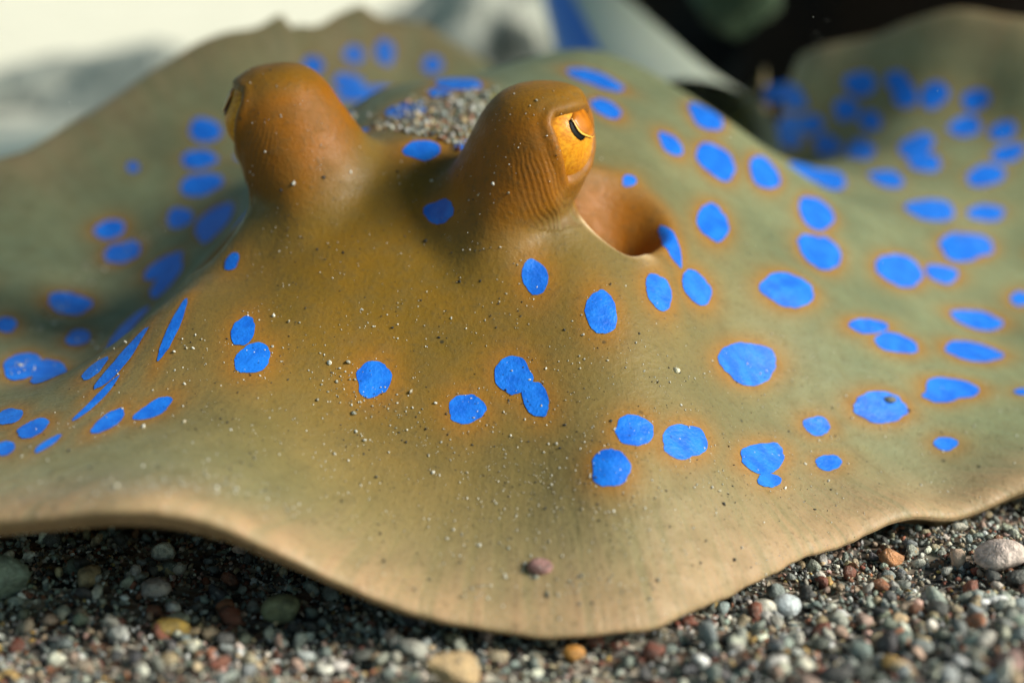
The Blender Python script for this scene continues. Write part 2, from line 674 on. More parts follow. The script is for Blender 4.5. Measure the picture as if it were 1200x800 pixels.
def poly_sd(a, b, poly):
    x0, y0 = poly[:, 0], poly[:, 1]
    x1, y1 = np.roll(x0, -1), np.roll(y0, -1)
    best = np.full(a.shape, 1e9)
    ins = np.zeros(a.shape, bool)
    for i in range(len(poly)):
        ex, ey = x1[i] - x0[i], y1[i] - y0[i]
        t = np.clip(((a - x0[i]) * ex + (b - y0[i]) * ey) / (ex * ex + ey * ey), 0, 1)
        best = np.minimum(best, np.hypot(a - x0[i] - t * ex, b - y0[i] - t * ey))
        c = ((y0[i] > b) != (y1[i] > b)) & (a < (x1[i] - x0[i]) * (b - y0[i]) / (y1[i] - y0[i] + 1e-12) + x0[i])
        ins ^= c
    return np.where(ins, -best, best)


for e in EYES:
    P = np.stack([PX, PY, PZ], -1)
    qv = P - e.E
    gl = qv @ e.g
    dist = np.linalg.norm(qv, axis=-1)
    near_e = (dist < .0125) & (stalk > 0)
    a = np.degrees(np.arctan2(qv @ e.s, gl))
    b = np.degrees(np.arctan2(qv @ e.u, np.hypot(qv @ e.s, np.maximum(gl, 1e-6))))
    sd = poly_sd(a, b, OPEN)
    m = near_e & (gl > 0)
    inside = smooth(2.0, -5.0, sd) * m
    lidr = np.exp(-((sd - 6.0) / 6.5) ** 2) * m * 0.00022
    target = e.r * 0.86
    newd = dist * (1 - inside) + np.minimum(dist, target) * inside + lidr
    # the lid lies close over the ball
    snug = smooth(24, 3, sd) * m * (1 - inside)
    newd = newd * (1 - snug) + (newd * 0.35 + 0.65 * (e.r + .00045) + lidr) * snug
    P = e.E + qv * (newd / np.maximum(dist, 1e-9))[..., None]
    PX, PY, PZ = P[..., 0], P[..., 1], P[..., 2]
    # folds circle the eye on its lower side
    low = m * smooth(6, 16, sd) * smooth(70, 35, sd) * smooth(6, -26, b)
    wr = np.where(near_e & (low > wm), sd / 40.0 * 1.0, wr)
    wm = np.maximum(wm, low)

NTOP = NR * NT
top = np.stack([PX, PY, PZ], -1).reshape(-1, 3)
# underside: fewer rings, shares the margin ring
SB = np.concatenate([1 - 0.045 * (1 - np.cos(np.linspace(0.12, 1, 10) * math.pi / 2)), np.linspace(0.94, 0.02, 26)])
BX = CEN[0] + np.cos(TH)[None] * RT[None] * SB[:, None]
BY = CEN[1] + np.sin(TH)[None] * RT[None] * SB[:, None]
bd = RT[None] * (1 - SB[:, None])
ub = np.clip(1 - bd / EDGE_W, 0, 1)
BZ = base_h(BX, BY) - RIM_TH - RIM_TH * np.sqrt(1 - ub * ub) - 0.9 * np.maximum(bd - .034, 0)
BZ = np.minimum(np.maximum(BZ, 0.0006), base_h(BX, BY) - 2 * RIM_TH * (bd > .003) - RIM_TH)
bot = np.stack([BX, BY, BZ], -1).reshape(-1, 3)
cen_top = np.array([[CEN[0], CEN[1], float(hfield(np.array(CEN[0]), np.array(CEN[1])))]])
cen_bot = np.array([[CEN[0], CEN[1], 0.0006]])


def ring_quads(base_a, base_b, flip=False):
    j = np.arange(NT)
    j2 = (j + 1) % NT
    q = np.stack([base_a + j, base_b + j, base_b + j2, base_a + j2], 1)
    return q[:, ::-1] if flip else q


quads = [ring_quads(k * NT, (k + 1) * NT) for k in range(NR - 1)]
nb = len(SB)
quads.append(ring_quads((NR - 1) * NT, NTOP))
quads += [ring_quads(NTOP + k * NT, NTOP + (k + 1) * NT) for k in range(nb - 1)]
quads = np.concatenate(quads)
ci_t = NTOP + nb * NT
ci_b = ci_t + 1
j = np.arange(NT)
tris = np.concatenate([np.stack([np.full(NT, ci_t), j, (j + 1) % NT], 1),
                       np.stack([np.full(NT, ci_b), NTOP + (nb - 1) * NT + (j + 1) % NT, NTOP + (nb - 1) * NT + j], 1)])

# tail, part of the same mesh
TAIL = np.array([(.040, .335, .030), (.036, .375, .036), (.031, .415, .046), (.025, .455, .0575), (.018, .50, .069),
                 (.010, .56, .083), (.002, .64, .098), (-.004, .75, .110)])
TAIL_R = np.array([.024, .0215, .0180, .0140, .0095, .0080, .0066, .0050])
tq = np.linspace(0, 1, 60)
tk = np.linspace(0, 1, len(TAIL))
tc = np.stack([cubic(tq, tk, TAIL[:, i]) for i in range(3)], 1)
tr = cubic(tq, tk, TAIL_R)
tang = np.gradient(tc, axis=0)
tang /= np.linalg.norm(tang, axis=1)[:, None]
tside = np.cross(tang, [0, 0, 1.0])
tside /= np.linalg.norm(tside, axis=1)[:, None]
tup = np.cross(tside, tang)
NTA = 32
ta = np.linspace(0, 2 * math.pi, NTA, endpoint=False)
tv = (tc[:, None] + tside[:, None] * (np.cos(ta)[None, :, None] * tr[:, None, None])
      + tup[:, None] * (np.sin(ta)[None, :, None] * (tr * .72)[:, None, None])).reshape(-1, 3)
toff = ci_b + 1
jj = np.arange(NTA)
tquads = np.concatenate([np.stack([toff + k * NTA + jj, toff + k * NTA + (jj + 1) % NTA,
                                   toff + (k + 1) * NTA + (jj + 1) % NTA, toff + (k + 1) * NTA + jj], 1)
                         for k in range(59)])
quads = np.concatenate([quads, tquads])
BV = np.concatenate([top, bot, cen_top, cen_bot, tv])

body_me = np_mesh("ray_body", BV, [quads, tris])
ray = bpy.data.objects.new("stingray", None)
COL.objects.link(ray)
ray.empty_display_size = 0.02
ray["label"] = "olive brown stingray with bright blue spots and raised golden eyes lying on gravel"
ray["category"] = "stingray"
body = link("body", body_me, SKIN, ray)

# trees for projecting things on to the skin
bvh = BVHTree.FromPolygons([tuple(v) for v in top.tolist()],
                           [tuple(qd) for qd in quads[:(NR - 1) * NT].tolist()])
CAMV = Vector((0, 0, CAM_H))


def hit(px, py):
    v = Vector(pdir(px, py)).normalized()
    return bvh.ray_cast(CAMV, v)


# ------------------------------------------------------------------ blue spots
SPOTS = [(515, 248, 19, 13, -25), (627, 325, 21, 15, 80), (705, 365, 26, 19, 78), (772, 342, 23, 14, 65),
         (816, 337, 23, 14, 55), (786, 284, 27, 9, 52), (738, 211, 8, 6, 15), (835, 261, 23, 17, 60), (839, 189, 27, 17, 42),
         (828, 134, 24, 13, 35), (786, 169, 18, 9, 45), (710, 127, 20, 9, 28), (698, 93, 36, 8, 20), (896, 202, 22, 15, 48),
         (960, 296, 27, 19, 35), (957, 249, 23, 17, 45), (925, 338, 31, 20, 15), (875, 426, 34, 24, 10), (943, 200, 20, 13, 25),
         (970, 209, 22, 13, 20), (1018, 382, 22, 9, 5), (1050, 402, 26, 11, 15), (1055, 316, 28, 17, 22),
         (1103, 321, 20, 10, 12), (1135, 286, 31, 16, 5), (1143, 376, 31, 11, 10), (1141, 412, 33, 11, 10),
         (1115, 455, 32, 12, 5), (1101, 464, 19, 8, 5), (1032, 477, 32, 18, 5), (957, 499, 16, 11, 10), (971, 542, 16, 9, 0),
         (1108, 520, 14, 8, 5), (893, 537, 26, 18, 0), (901, 563, 14, 8, 10), (803, 517, 26, 21, 5), (744, 504, 23, 18, 5),
         (716, 547, 24, 22, 10), (602, 440, 23, 22, 40), (628, 468, 22, 15, 62), (547, 479, 21, 18, 0), (438, 444, 21, 21, 0),
         (296, 420, 22, 17, -25), (285, 388, 18, 13, -60), (272, 307, 12, 7, -60), (180, 480, 24, 9, -27), (127, 494, 23, 8, -33),
         (203, 385, 38, 6, -66), (150, 383, 36, 6, -47), (143, 422, 46, 6, -50), (111, 432, 19, 6, -40), (114, 468, 36, 4, -44),
         (56, 520, 18, 4, -33), (39, 502, 20, 9, -22), (11, 488, 16, 9, -15), (6, 525, 12, 8, -20), (58, 441, 23, 12, -15),
         (26, 427, 22, 14, -10), (92, 396, 15, 9, -15), (8, 381, 12, 9, 0), (82, 356, 26, 13, 5), (192, 312, 26, 9, -35),
         (196, 327, 28, 9, -50), (144, 296, 22, 12, -20), (129, 270, 18, 11, -10), (211, 256, 16, 11, -20), (252, 260, 28, 14, -45),
         (234, 187, 21, 11, 0), (237, 217, 25, 13, -8), (241, 153, 19, 14, 0), (156, 196, 7, 6, 0), (367, 77, 12, 11, 0),
         (415, 64, 12, 11, 0), (450, 62, 15, 12, 80), (408, 98, 17, 12, 10), (507, 76, 12, 10, 0), (428, 110, 34, 8, -8),
         (537, 97, 28, 7, 2), (516, 110, 14, 6, 5), (476, 130, 24, 9, -10), (495, 175, 23, 11, 0), (543, 170, 12, 6, 0),
         (834, 109, 14, 10, 30), (920, 112, 18, 14, 0), (1009, 99, 18, 15, 0), (992, 129, 15, 13, 0), (1052, 97, 15, 13, 60),
         (1061, 112, 14, 15, 0), (1095, 112, 18, 14, -40), (1144, 118, 17, 12, -20), (1020, 142, 13, 12, 0), (950, 146, 16, 12, 0),
         (924, 146, 15, 12, 0), (922, 161, 18, 11, 20), (892, 131, 12, 10, 20), (1074, 169, 22, 13, -20), (1131, 150, 19, 12, -15),
         (1175, 154, 16, 11, -15), (971, 172, 17, 13, 10), (1009, 178, 18, 12, 0), (1181, 180, 20, 10, -15), (1084, 191, 20, 10, 0),
         (1155, 206, 23, 12, -10), (1039, 210, 20, 10, 15), (1091, 246, 29, 12, 8), (1155, 250, 21, 10, 0), (1196, 350, 12, 8, 0),
         (1198, 459, 9, 4, 0)]
NRING, NANG = 7, 36
halo = np.zeros(len(top))
spot_ctrs = []


def spot_patch(P0, N0, ex, ey, ra, rb, idx):
    """a patch of blue skin lying on the back; ex, ey axes in the tangent plane"""
    r_ = np.random.default_rng(1000 + idx)
    ang = np.linspace(0, 2 * math.pi, NANG, endpoint=False)
    wob = np.ones(NANG)
    for f, am in ((2, .05), (3, .055), (4, .04), (5, .03), (7, .022), (11, .02)):
        wob += am * r_.uniform(.3, 1) * np.sin(f * ang + r_.uniform(0, 6.28))
    wob += r_.normal(0, .017, NANG)
    vs = [P0]
    for k in range(1, NRING + 1):
        for a_, w_ in zip(ang, wob):
            f = k / NRING * w_
            vs.append(P0 + ex * (math.cos(a_) * ra * f) + ey * (math.sin(a_) * rb * f))
    off = 0.00005 + 0.000012 * (idx % 5)
    out = []
    for v in vs:
        loc, nor, _, dd = bvh.find_nearest(v)
        if nor.z < 0 and nor.dot(N0) < 0:
            nor = -nor
        out.append(loc + nor * off)
    fs = []
    for a_ in range(NANG):
        fs.append((0, 1 + a_, 1 + (a_ + 1) % NANG))
    for k in range(NRING - 1):
        b0, b1 = 1 + k * NANG, 1 + (k + 1) * NANG
        for a_ in range(NANG):
            a2 = (a_ + 1) % NANG
            fs.append((b0 + a_, b1 + a_, b1 + a2, b0 + a2))
    me = bpy.data.meshes.new("blue_spot")
    me.from_pydata([tuple(v) for v in out], [], fs)
    me.polygons.foreach_set("use_smooth", [True] * len(fs))
    me.update()
    link("blue_spot", me, BLUE, ray)
    # orange halo in the skin around it
    rel_ = top - np.array(P0)
    mx = max(ra, rb)
    sel = np.abs(rel_).max(1) < mx + .009
    rs = rel_[sel]
    x_ = rs @ np.array(ex)
    y_ = rs @ np.array(ey)
    rn = np.sqrt((x_ / ra) ** 2 + (y_ / rb) ** 2)
    dd = np.maximum(0, (rn - 1)) * math.sqrt(ra * rb)
    hv = np.exp(-(dd / .0021) ** 1.3) * np.exp(-np.abs(rs @ np.array(N0)) / .006)
    halo[sel] = np.maximum(halo[sel], hv * min(1.0, math.sqrt(ra * rb) / .0022) * (.5 if P0[1] > .25 else 1.0))


for i, (px, py, a, b, an) in enumerate(SPOTS):
    loc, nor, fi, dd = hit(px, py)
    if loc is None:
        continue
    view = (loc - CAMV).normalized()
    if nor.dot(view) > 0:
        nor = -nor
    # keep grazing spots from stretching without limit
    nn = nor.copy()
    if -nn.dot(view) < 0.10:
        nn = (nn - view * 0.12).normalized()

    def on_plane(x, y):
        v = Vector(pdir(x, y)).normalized()
        return CAMV + v * ((loc - CAMV).dot(nn) / v.dot(nn))
    ca, sa = math.cos(math.radians(an)), math.sin(math.radians(an))
    ea = on_plane(px + ca * a, py + sa * a) - loc
    eb = on_plane(px - sa * b, py + ca * b) - loc
    # conjugate half-diameters -> principal axes
    Mx = np.array([ea, eb])
    U, s_, Vt = np.linalg.svd(Mx.T, full_matrices=False)
    ra, rb = min(s_[0], .0125), min(s_[1], .0065)
    spot_patch(loc, nor, Vector(U[:, 0]), Vector(U[:, 1]), ra, rb, i)
    spot_ctrs.append((np.array(loc), max(ra, rb)))

# spots where the picture does not reach
tries = 0
extra = 0
while extra < 55 and tries < 4000:
    tries += 1
    th_i = int(rng.integers(NT))
    s_i = int(rng.integers(int(NR * .25), int(NR * .80)))
    P0 = top[s_i * NT + th_i]
    v = P0 - np.array([0, 0, CAM_H])
    dep = v[1] * CP - v[2] * SP
    X = v[0] / dep / TANH
    Y = (v[1] * SP + v[2] * CP) / dep / TANH
    loc, nor, fi, dd = bvh.ray_cast(CAMV, Vector(v).normalized())
    seen = abs(X) < 1.03 and abs(Y) < .69 and (loc is not None and (loc - Vector(P0)).length < .003)
    if seen:
        continue
    r0 = float(rng.uniform(.0018, .0040))
    if any(np.linalg.norm(P0 - c) < r0 + r1 + .003 for c, r1 in spot_ctrs):
        continue
    loc, nor, fi, dd = bvh.find_nearest(Vector(P0))
    if nor.z < 0:
        nor = -nor
    if stalk.ravel()[s_i * NT + th_i] > 0.02 or nor.z < .3:
        continue
    ex = nor.orthogonal().normalized()
    spot_patch(loc, nor, ex, nor.cross(ex), r0, r0 * float(rng.uniform(.7, 1)), 500 + extra)
    spot_ctrs.append((P0, r0))
    extra += 1

# skin attributes
nall = len(BV)
skin_a = np.zeros((nall, 4))
skin_b = np.zeros((nall, 4))
polar = np.zeros((nall, 3))
tx, ty = top[:, 0], top[:, 1]
mid = (EYES[0].c + EYES[1].c) / 2 + HEAD[:2] * .012
hd = (((tx - mid[0]) * LAT[0] + (ty - mid[1]) * LAT[1]) / .046) ** 2 + (((tx - mid[0]) * HEAD[0] + (ty - mid[1]) * HEAD[1]) / .037) ** 2
headm = np.exp(-hd ** 1.3 * 0.9)
headm = np.maximum(headm, smooth(0.03, .3, stalk.ravel()))
headm = np.maximum(headm, 0.85 * np.clip(insm.ravel() * 1.6, 0, 1))
skin_a[:NTOP, 0] = halo
skin_a[:NTOP, 1] = headm
skin_a[:NTOP, 3] = np.maximum(smooth(0.05, .5, stalk.ravel()) * (1 - .7 * smooth(.74, .98, stalk.ravel())), np.clip(insm.ravel() * 2.0, 0, 1)) * 0.9
skin_a[:NTOP, 2] = lipm.ravel() * 0.95 * (1 - smooth(.02, .1, stalk.ravel()))
skin_b[:NTOP, 0] = wr.ravel()
skin_b[:NTOP, 1] = wm.ravel()
margin = np.exp(-(dr / .0085) ** 1.5) * np.where(PY > .25, .7, 1.0)
skin_b[:NTOP, 2] = margin.ravel()
skin_b[NTOP:NTOP + nb * NT, 2] = 1.0
skin_b[toff:, 3] = 0.85
thg = np.broadcast_to(TH[None], dr.shape)
sg = np.broadcast_to(S[:, None], dr.shape)
polar[:NTOP] = np.stack([np.cos(thg) * 42, np.sin(thg) * 42, sg * 3.0], -1).reshape(-1, 3)
add_attr(body_me, "skin_a", skin_a)
add_attr(body_me, "skin_b", skin_b)
add_attr(body_me, "polar", polar, 'FLOAT_VECTOR')

# blue stripes along the tail
for sgn in (1, -1):
    vs, fs = [], []
    for k in range(8, 60):
        for a_ in (-.42, -.2, 0, .2, .42):
            an = math.pi / 2 + (.95 if sgn > 0 else -1.9) + a_ * .9
            off = 1.02
            vs.append(tc[k] + tside[k] * math.cos(an) * tr[k] * off + tup[k] * math.sin(an) * tr[k] * .72 * off)
    for k in range(51):
        for m_ in range(4):
            fs.append((k * 5 + m_, k * 5 + m_ + 1, (k + 1) * 5 + m_ + 1, (k + 1) * 5 + m_))
    me = bpy.data.meshes.new("tail_stripe")
    me.from_pydata([tuple(map(float, v)) for v in vs], [], fs)
    me.polygons.foreach_set("use_smooth", [True] * len(fs))
    link("tail_stripe", me, BLUE, ray)


# ------------------------------------------------------------------ eyes
def iris_material():
    M = Mat("golden_iris", 0.45, 0.15)
    p = M.attr("iris").outputs["Vector"]
    co = M.coord()
    n = M.noise(p, 2.2, 5, 0.6)
    n2 = M.noise(co, 900, 3)
    c = M.mix(M.maprange(n, 0.32, 0.68), (0.80, 0.34, 0.015), (0.52, 0.165, 0.008))
    c = M.mix(M.maprange(n2, 0.45, 0.7, 0, .25), c, (0.9, 0.5, 0.05))
    sp = M.new("ShaderNodeSeparateXYZ")
    M.l(p, sp.inputs[0])
    c = M.mix(M.maprange(sp.outputs[2], 4.4, 5.7), c, (0.05, 0.02, 0.006))  # outer iris darkened: shading at the ball's edge put into the colour
    M.color(c)
    M.b.inputs["Coat Weight"].default_value = 0.06
    M.b.inputs["Coat Roughness"].default_value = 0.08
    return M.m


IRIS = iris_material()
mp = Mat("pupil_black", 0.5, 0.1)
mp.color((0.004, 0.004, 0.004))
mf = Mat("pupil_flap_orange", 0.3, 0.4)
mf.color(mf.mix(mf.maprange(mf.noise(mf.coord(), 700, 4), .3, .7), (0.60, 0.20, 0.012), (0.40, 0.12, 0.008)))
me_ = Mat("pupil_flap_edge", 0.3, 0.4)
me_.color((0.95, 0.55, 0.08))

Z0 = (640, 100, 3.6375)
PUPIL_PX = [(95, 150), (104, 148), (113, 160), (122, 178), (132, 194), (146, 208), (166, 219), (160, 232), (148, 237), (134, 228),
            (120, 214), (108, 196), (100, 176)]
FLAP_PX = [(104, 146), (114, 160), (124, 178), (134, 194), (148, 207), (168, 216), (188, 222), (197, 216), (202, 196), (205, 160),
           (200, 120), (185, 90), (150, 95), (115, 120)]
EDGE_LINE = FLAP_PX[:8]


def eye_ab(e, px, py):
    v = Vector(pdir(px, py)).normalized()
    oc = CAMV - Vector(e.E)
    b = oc.dot(v)
    disc = b * b - (oc.length_squared - e.r ** 2)
    if disc < 0:
        disc = 0
    p = np.array(CAMV + v * (-b - math.sqrt(disc))) - e.E
    return (math.degrees(math.atan2(p @ e.s, p @ e.g)),
            math.degrees(math.atan2(p @ e.u, math.hypot(p @ e.s, p @ e.g))))


def to_px(l):
    return [(Z0[0] + x / Z0[2], Z0[1] + y / Z0[2]) for x, y in l]


RE = EYES[0]
PUP = [eye_ab(RE, *p) for p in to_px(PUPIL_PX)]
FLA = [eye_ab(RE, *p) for p in to_px(FLAP_PX)]
EDL = [eye_ab(RE, *p) for p in to_px(EDGE_LINE)]


def ball_pt(e, a, b, r):
    a, b = math.radians(a), math.radians(b)
    d = e.g * (math.cos(b) * math.cos(a)) + e.s * (math.cos(b) * math.sin(a)) + e.u * math.sin(b)
    return e.E + d * r


def ball_patch(e, poly, r, name, mat, parent, thick=0.0):
    """polygon laid on the eyeball, filled with shrinking rings"""
    poly = np.array(poly, float)
    # resample
    out = []
    for i in range(len(poly)):
        for t_ in np.linspace(0, 1, 5)[:-1]:
            out.append(poly[i] * (1 - t_) + poly[(i + 1) % len(poly)] * t_)
    poly = np.array(out)
    c = poly.mean(0)
    n_ = len(poly)
    vs, fs = [], []
    for k, f in enumerate((1.0, 1.0, .75, .5, .25)):
        for p in poly:
            q_ = c + (p - c) * f
            vs.append(ball_pt(e, q_[0], q_[1], r - (thick if k == 0 else 0)))
    vs.append(ball_pt(e, c[0], c[1], r))
    for k in range(4):
        for a_ in range(n_):
            a2 = (a_ + 1) % n_
            fs.append((k * n_ + a_, k * n_ + a2, (k + 1) * n_ + a2, (k + 1) * n_ + a_))
    for a_ in range(n_):
        fs.append((4 * n_ + a_, 4 * n_ + (a_ + 1) % n_, 5 * n_))
    me = bpy.data.meshes.new(name)
    me.from_pydata([tuple(v) for v in vs], [], fs)
    me.polygons.foreach_set("use_smooth", [True] * len(fs))
    bm = bmesh.new()
    bm.from_mesh(me)
    bmesh.ops.recalc_face_normals(bm, faces=bm.faces)
    bm.to_mesh(me)
    bm.free()
    return link(name, me, mat, parent)


for e in EYES:
    nl, nm = 40, 64
    vs, pol = [], []
    for k in range(nl + 1):
        ph = math.pi * k / nl * .62
        for m_ in range(nm):
            a_ = 2 * math.pi * m_ / nm
            d = e.g * math.cos(ph) + (e.s * math.cos(a_) + e.u * math.sin(a_)) * math.sin(ph)
            vs.append(e.E + d * e.r)
            pol.append((math.cos(a_) * 4, math.sin(a_) * 4, ph * 6))
    fs = []
    for k in range(nl):
        for m_ in range(nm):
            m2 = (m_ + 1) % nm
            fs.append((k * nm + m_, (k + 1) * nm + m_, (k + 1) * nm + m2, k * nm + m2))
    mesh = np_mesh("eyeball", np.array(vs), np.array(fs))
    add_attr(mesh, "iris", np.array(pol), 'FLOAT_VECTOR')
    eye = link("eye", mesh, IRIS, ray)
    ball_patch(e, PUP, e.r + .00006, "pupil", mp.m, eye)
    fl = ball_patch(e, FLA, e.r + .00022, "pupil_flap", mf.m, eye, .0002)
    # pale edge of the flap
    L = np.array(EDL)
    vs, fs = [], []
    for k, p in enumerate(L):
        d = L[min(k + 1, len(L) - 1)] - L[max(k - 1, 0)]
        nrm = np.array([-d[1], d[0]]) / np.hypot(*d)
        wdt = 1.0 * math.sin(math.pi * (k + 0.6) / len(L))
        for sg_ in (-1, 1):
            q_ = p + nrm * wdt * sg_
            vs.append(ball_pt(e, q_[0], q_[1], e.r + .00030))
    for k in range(len(L) - 1):
        fs.append((2 * k, 2 * k + 1, 2 * k + 3, 2 * k + 2))
    mm = bpy.data.meshes.new("flap_edge")
    mm.from_pydata([tuple(v) for v in vs], [], fs)
    link("flap_edge", mm, me_.m, eye)

# ------------------------------------------------------------------ grains
PAL = np.array([(.30, .33, .30), (.22, .25, .24), (.40, .40, .34), (.62, .58, .50), (.86, .82, .74), (.46, .36, .22),
                (.055, .055, .06), (.10, .10, .10), (.20, .065, .04), (.30, .12, .06), (.50, .33, .27), (.52, .34, .10),
                (.14, .16, .13), (.34, .27, .18)])
PALW = np.array([.15, .13, .12, .09, .05, .08, .07, .08, .06, .05, .05, .02, .08, .07])
PALW = PALW / PALW.sum()


def ico(sub):
    bm = bmesh.new()
    bmesh.ops.create_icosphere(bm, subdivisions=sub, radius=1.0)
    v = np.array([x.co[:] for x in bm.verts])
    f = np.array([[y.index for y in x.verts] for x in bm.faces])
    bm.free()
    return v, f


def stone_templates(sub, nt, rough, seed):
    r_ = np.random.default_rng(seed)
    v, f = ico(sub)
    out = []
    for _ in range(nt):
        s = np.ones(len(v))
        for _k in range(9):
            d = r_.normal(size=3)
            d /= np.linalg.norm(d)
            # chop with random planes for worn facets
            h = r_.uniform(.50, .92)
            pr = v @ d
            s = np.minimum(s, np.where(pr > 0.15, h / np.maximum(pr, .15), 9))
        s = s * (1 + r_.normal(0, rough, len(v)))
        lump = np.zeros(len(v))
        for _k in range(4):
            lump += .07 * np.sin(v @ r_.normal(0, 2.6, 3) + r_.uniform(0, 6.28))
        out.append(v * (s * (1 + lump))[:, None] * np.array([1, r_.uniform(.6, 1), r_.uniform(.38, .8)]))
    return np.array(out), f


def rand_rot(n, r_, flat=0.5):
    q = r_.normal(size=(n, 4))
    q[:, 1:3] *= flat
    q /= np.linalg.norm(q, axis=1)[:, None]
    w, x, y, z = q.T
    return np.stack([np.stack([1 - 2 * (y * y + z * z), 2 * (x * y - z * w), 2 * (x * z + y * w)], -1),
                     np.stack([2 * (x * y + z * w), 1 - 2 * (x * x + z * z), 2 * (y * z - x * w)], -1),
                     np.stack([2 * (x * z - y * w), 2 * (y * z + x * w), 1 - 2 * (x * x + y * y)], -1)], 1)


def grain_mesh(name, pos, rad, col, sub, r_, smooth_shade=True, flat=0.5):
    T, f = stone_templates(sub, 24, .05 if sub == 1 else .03, 5 + sub)
    n = len(pos)
    ti = r_.integers(0, len(T), n)
    R = rand_rot(n, r_, flat)
    V = np.einsum('nij,nvj->nvi', R, T[ti]) * rad[:, None, None] + pos[:, None]
    nv = T.shape[1]
    F = (f[None] + (np.arange(n) * nv)[:, None, None]).reshape(-1, 3)
    me = np_mesh(name, V.reshape(-1, 3), F, smooth_shade)
    c = np.repeat(col, nv, 0)
    add_attr(me, "grain_color", np.concatenate([c, np.ones((len(c), 1))], 1))
    return me


def pick_cols(n, r_):
    c = PAL[r_.choice(len(PAL), n, p=PALW)]
    return np.clip(c * r_.uniform(.85, 1.55, (n, 1)) * r_.uniform(.93, 1.07, (n, 3)), .01, .9)


def under_ray(x, y, marg):
    dx, dy = x - CEN[0], y - CEN[1]
    return np.hypot(dx, dy) < np.interp(np.arctan2(dy, dx), TH, RT, period=2 * math.pi) - marg


# candidate grains over the gravel in front of and round the ray
NG = 52000
NF = 42000
gx_ = np.concatenate([rng.uniform(-.17, .19, NG), rng.uniform(-.105, .125, NF)])
gy_ = np.concatenate([rng.uniform(.085, .40, NG), rng.uniform(.098, .200, NF)])
fine = np.arange(NG + NF) >= NG
keep = ~under_ray(gx_, gy_, .055)
vis = (np.abs(gx_) < .115) & (gy_ < .24)
keep &= vis | ((rng.uniform(size=NG + NF) < .28))
gx_, gy_, vis, fine = gx_[keep], gy_[keep], vis[keep], fine[keep]
grad = np.clip(np.exp(rng.normal(math.log(.00060), .36, len(gx_))), .00028, .0021)
grad = np.where(fine, np.clip(np.exp(rng.normal(math.log(.00036), .25, len(gx_))), .0002, .0007), grad)
grad *= 1 + .35 * smooth(.01, .06, gx_) * smooth(.17, .13, gy_)
gz_ = seabed_z(gx_, gy_) + grad * rng.uniform(-.15, .75, len(gx_)) + np.where(fine, rng.uniform(-.0003, .0005, len(gx_)), rng.uniform(0, .0006, len(gx_)))
print('grains', len(gx_))
# nothing pokes into the disc
ceil_h = np.where(under_ray(gx_, gy_, -.001), np.maximum(base_h(gx_, gy_) - .0030, -.002), 1.0)
gz_ = np.minimum(gz_, ceil_h - grad * .8)
gcol = pick_cols(len(gx_), rng)
gpos = np.stack([gx_, gy_, gz_], 1)

# the largest in view become pebbles of their own
dep = gy_ * CP - (gz_ - CAM_H) * SP
u_ = 600 + gx_ / dep / TANH * 600
v_ = 400 - (gy_ * SP + (gz_ - CAM_H) * CP) / dep / TANH * 600
inview = (u_ > 5) & (u_ < 1195) & (v_ > 590) & (v_ < 795)
for i_ in np.nonzero(inview)[0]:
    if v_[i_] < 745:
        h_ = hit(u_[i_], v_[i_])
        if h_[0] is not None and h_[3] < math.sqrt(gx_[i_] ** 2 + gy_[i_] ** 2 + (CAM_H - gz_[i_]) ** 2) - .001:
            inview[i_] = False
order = np.argsort(-(grad / dep) * inview)
big = order[:295]
# keep the pebbles on the surface and a little larger
grad[big] = np.clip(grad[big] * 1.12, 0, .0026)
gpos[big, 2] = np.minimum(seabed_z(gx_[big], gy_[big]) + grad[big] * .55 + .0003, ceil_h[big] - grad[big] * .8)
small = np.ones(len(gx_), bool)
small[big] = False

T2, F2 = stone_templates(2, 12, .03, 77)
peb_me = []
for k in range(12):
    m_ = np_mesh("pebble", T2[k], F2, True)
    m_.materials.append(PEBBLE)
    peb_me.append(m_)
Rb = rand_rot(len(big), rng, .35)
for k, i_ in enumerate(big):
    ob = bpy.data.objects.new("pebble", peb_me[k % 12])
    COL.objects.link(ob)
    ob.parent = seabed
    ob.matrix_world = Matrix.Translation(Vector(gpos[i_])) @ Matrix(Rb[k].tolist()).to_4x4() @ Matrix.Scale(float(grad[i_]), 4)
    ob.color = (*gcol[i_], 1)

sm = small & (grad < .00075)
md = small & ~sm
link("gravel", grain_mesh("gravel_fine", gpos[sm], grad[sm], gcol[sm], 1, rng), GRAIN,
     label="fine mixed grey, red and white gravel covering the bottom around the stingray", cat="gravel", kind="stuff")
link("coarse_gravel", grain_mesh("gravel_coarse", gpos[md], grad[md], gcol[md], 2, rng), GRAIN,
     label="coarser worn grains lying among the fine gravel in front of the stingray", cat="gravel", kind="stuff")


# ------------------------------------------------------------------ sand on the skin
def in_poly(x, y, poly):
    return poly_sd(np.array([x]), np.array([y]), np.array(poly, float))[0]


def skin_grains(pts, col, name, label, lift=.25, ymin=0.0):
    pos, rad, cc = [], [], []
    for (px, py, r), c in zip(pts, col):
        loc, nor, fi, dd = hit(px, py)
        if loc is None or loc.y < ymin:
            continue
        if nor.dot(loc - CAMV) > 0:
            nor = -nor
        p = loc + nor * (r * lift)
        pos.append(p[:])
        rad.append(r)
        cc.append(c)
    return link(name, grain_mesh(name, np.array(pos), np.array(rad), np.array(cc), 1, rng, True, 1.0), GRAIN,
                label=label, cat="sand", kind="stuff")


